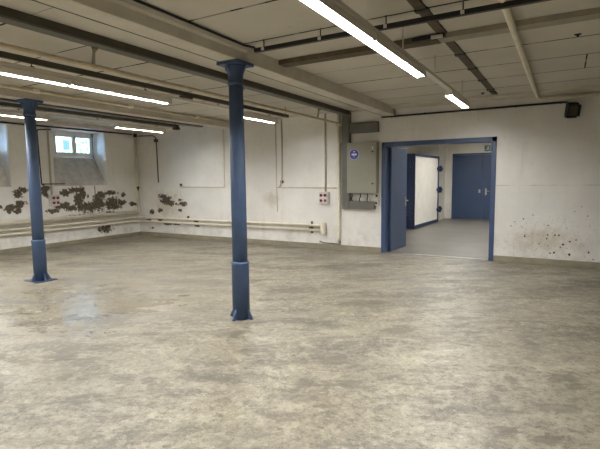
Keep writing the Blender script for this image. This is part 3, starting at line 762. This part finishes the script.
# corner stand pipe
t = thing('stand_pipe', 'cream standing pipe in the corner of the window wall and back wall', 'pipe', (-10.47, 8.97, .75))
obj('pipe', MB().tube([(-10.48, 8.96, 2.90), (-10.48, 8.96, .70)], .034, 14), M['cream'], t)
obj('valve', MB().ball((-10.42, 8.93, 1.36), .04).tube([(-10.46, 8.95, 1.36), (-10.42, 8.93, 1.36)], .02, 8).tube([(-10.42, 8.93, 1.36), (-10.42, 8.93, 1.27)], .016, 8), M['dark'], t)
obj('collar', MB().tube([(-10.48, 8.96, 2.76), (-10.48, 8.96, 2.86)], .05, 12), M['dark'], t)

# heating pipes
t = thing('thick_pipe', 'thick cream pipe along the peeling window wall, upper of its three pipes', 'pipe', (XL+.08, 6, .66))
obj('pipe', MB().tube([(XL+.085, YF+.05, .665), (XL+.085, 8.80, .665)], .055, 16), M['cream'], t)
obj('end', MB().tube([(XL+.085, 8.80, .665), (XL+.08, 8.88, .665), (XL+.07, 8.95, .65)], [.055, .052, .034], 14), M['cream'], t)
for y in (1, 3, 5.0, 6.4, 7.9): obj('bracket', MB().box(XL, XL+.06, y-.02, y+.02, .62, .66), M['pipe_dirty'], t)
for z, lab, yb, xo in ((.515, 'upper slim cream heating pipe running round the corner to the white end piece', 8.93, .06), (.41, 'lower slim cream heating pipe running round the corner to the white end piece', 8.93, .06)):
    t = thing('heating_pipe', lab, 'pipe', (-7, YB, z), 'slim heating pipes round the corner')
    x = XL+xo
    obj('pipe', MB().tube([(x, YF+.05, z), (x, 8.84, z), (x+.03, 8.94, z), (x+.10, 8.985, z), (x+.2, 8.99, z), (-4.66, 8.99, z)], .027, 12), M['cream'], t)
    for xx in (-9.4, -7.6, -6.2): obj('bracket', MB().box(xx-.015, xx+.015, 8.99, YB, z-.035, z-.02), M['pipe_dirty'], t)
    for yy2 in (2, 4.5, 6.2, 7.7): obj('bracket', MB().box(XL, x, yy2-.015, yy2+.015, z-.035, z-.02), M['pipe_dirty'], t)
t = thing('pipe_manifold', 'upright white end piece closing the two heating pipes on the back wall', 'pipe end', (-4.60, YB, .32))
obj('chamber', MB().tube([(-4.60, 8.98, .325), (-4.60, 8.98, .345), (-4.60, 8.98, .575), (-4.60, 8.98, .595)], [.045, .062, .062, .045], 16), M['cream'], t)
obj('foot', MB().box(-4.63, -4.57, 8.99, YB, .40, .46), M['cream'], t)
tag(obj('pipe_bracket', MB().box(-4.93, -4.89, 9.015, YB, .33, .60).box(-4.95, -4.87, 8.96, 9.03, .445, .475), M['rust'], loc=(-4.91, YB, .33)), 'rusty bracket behind the two heating pipes beside the white end piece', 'bracket')

# window wall cables
wall_tube('window_cable', 'black cable along the head of the window wall', 'cable', [(XL+.02, YF+.05, 2.835), (XL+.02, 6.4, 2.835), (XL+.02, 8.9, 2.84)], .018, 'dark')
wall_tube('bent_cable', 'dark cable dropping beside the farther column to the white socket box', 'cable', [(XL+.015, 6.55, 2.775), (XL+.015, 6.24, 2.745), (XL+.015, 6.22, 2.70), (XL+.015, 6.25, 1.50), (XL+.015, 6.30, 1.47)], .015, 'dark')
wall_tube('upright_conduit', 'grey upright conduit on the pier left of the small window', 'conduit', [(XL+.02, 6.47, 2.80), (XL+.02, 6.47, 1.24)], .02, 'pale_conduit')
wall_tube('cross_conduit', 'short dark level conduit below the small window at its left', 'conduit', [(XL+.04, 6.23, 1.50), (XL+.04, 6.80, 1.50)], .014, 'darkgrey')
wall_tube('apron_conduit', 'thin conduit from the window apron down the peeling wall', 'conduit', [(XL+.009, 7.64, 1.44), (XL+.009, 7.64, 1.05)], .010, 'grey')
tag(obj('wall_rosette', MB().disc((XL, 6.43, 1.30), (1,0,0), .055, .02, 18), M['white'], loc=(XL, 6.43, 1.30)), 'round white rosette above left of the white socket box', 'rosette')

# ------------------------------------------------------------------ outside the windows
gnd = structure(obj('ground', MB().box(-60, XL-TH, -30, 50, 1.7, 1.9), M['ground']))
t = thing('house', 'pale rendered house seen through the small window', 'house', (-21, 14, 1.9))
obj('wall', MB().box(-26, -20.5, 2, 19, 1.9, 9), M['facade'], t)
for (y0, y1, z0, z1) in ((13.2, 13.64, 2.98, 3.56), (11.2, 11.64, 2.98, 3.56), (9.2, 9.64, 2.98, 3.56), (13.2, 13.64, 5.4, 6.2), (11.2, 11.64, 5.4, 6.2)):
    f = obj('window', MB().box(-20.55, -20.44, y0, y1, z0, z1), M['upvc'], t)
    obj('pane', MB().box(-20.45, -20.42, y0+.05, y1-.05, z0+.05, z1-.05), M['ext_glass'], f)
def bush(c, r, label, seed):
    rnd = random.Random(seed); mb = MB()
    for k in range(420):
        th, ph = rnd.uniform(0, 2*PI), math.acos(rnd.uniform(-1, 1)); rr = r*rnd.uniform(.6, 1)**.5
        p = Vector((c[0]+rr*math.sin(ph)*math.cos(th), c[1]+rr*math.sin(ph)*math.sin(th), c[2]+r*.9+rr*.9*math.cos(ph)))
        a = Vector((rnd.uniform(-1,1), rnd.uniform(-1,1), rnd.uniform(-1,1))).normalized(); b = a.orthogonal().normalized()
        s = r*.13
        mb.add([p-a*s, p+b*s*.5, p+a*s, p-b*s*.5], [(0,1,2,3)])
    t = thing('garden_shrub', label, 'shrub', c)
    obj('foliage', mb, M['leaf'], t)
    obj('stem', MB().tube([(c[0], c[1], c[2]), (c[0], c[1], c[2]+r)], .05*r, 8), M['rust'], t)
bush((-19, 13.5, 1.9), .85, 'green shrub seen through the right pane of the small window', 3)
W_ = bpy.data.worlds.new('overcast_sky'); S.world = W_; W_.use_nodes = True
bg = W_.node_tree.nodes['Background']; bg.inputs[0].default_value = (.42, .66, 1.0, 1); bg.inputs[1].default_value = 28.0

# ------------------------------------------------------------------ camera
f_px, yaw, pitch, roll = 457.782, .524250, .0989623, -.0111117
cy_, sy2 = math.cos(yaw), math.sin(yaw)
fwd = Vector((-sy2*math.cos(pitch), cy_*math.cos(pitch), -math.sin(pitch)))
r_ = Vector((cy_, sy2, 0)); u_ = r_.cross(fwd)
right = r_*math.cos(roll) + u_*math.sin(roll); up = u_*math.cos(roll) - r_*math.sin(roll)
cam = bpy.data.cameras.new('camera'); co = bpy.data.objects.new('camera', cam); COL.objects.link(co)
m = Matrix((right, up, -fwd)).transposed().to_4x4(); m.translation = Vector((0, 0, 1.55)); co.matrix_world = m
cam.sensor_fit = 'HORIZONTAL'; cam.sensor_width = 36; cam.lens = 36*f_px/600; cam.clip_start = .05; cam.clip_end = 200
S.camera = co

S.view_settings.view_transform = 'Standard'; S.view_settings.look = 'None'
S.view_settings.exposure = 0; S.view_settings.gamma = 1; S.view_settings.use_curve_mapping = False
S.cycles.max_bounces = 10; S.cycles.diffuse_bounces = 6
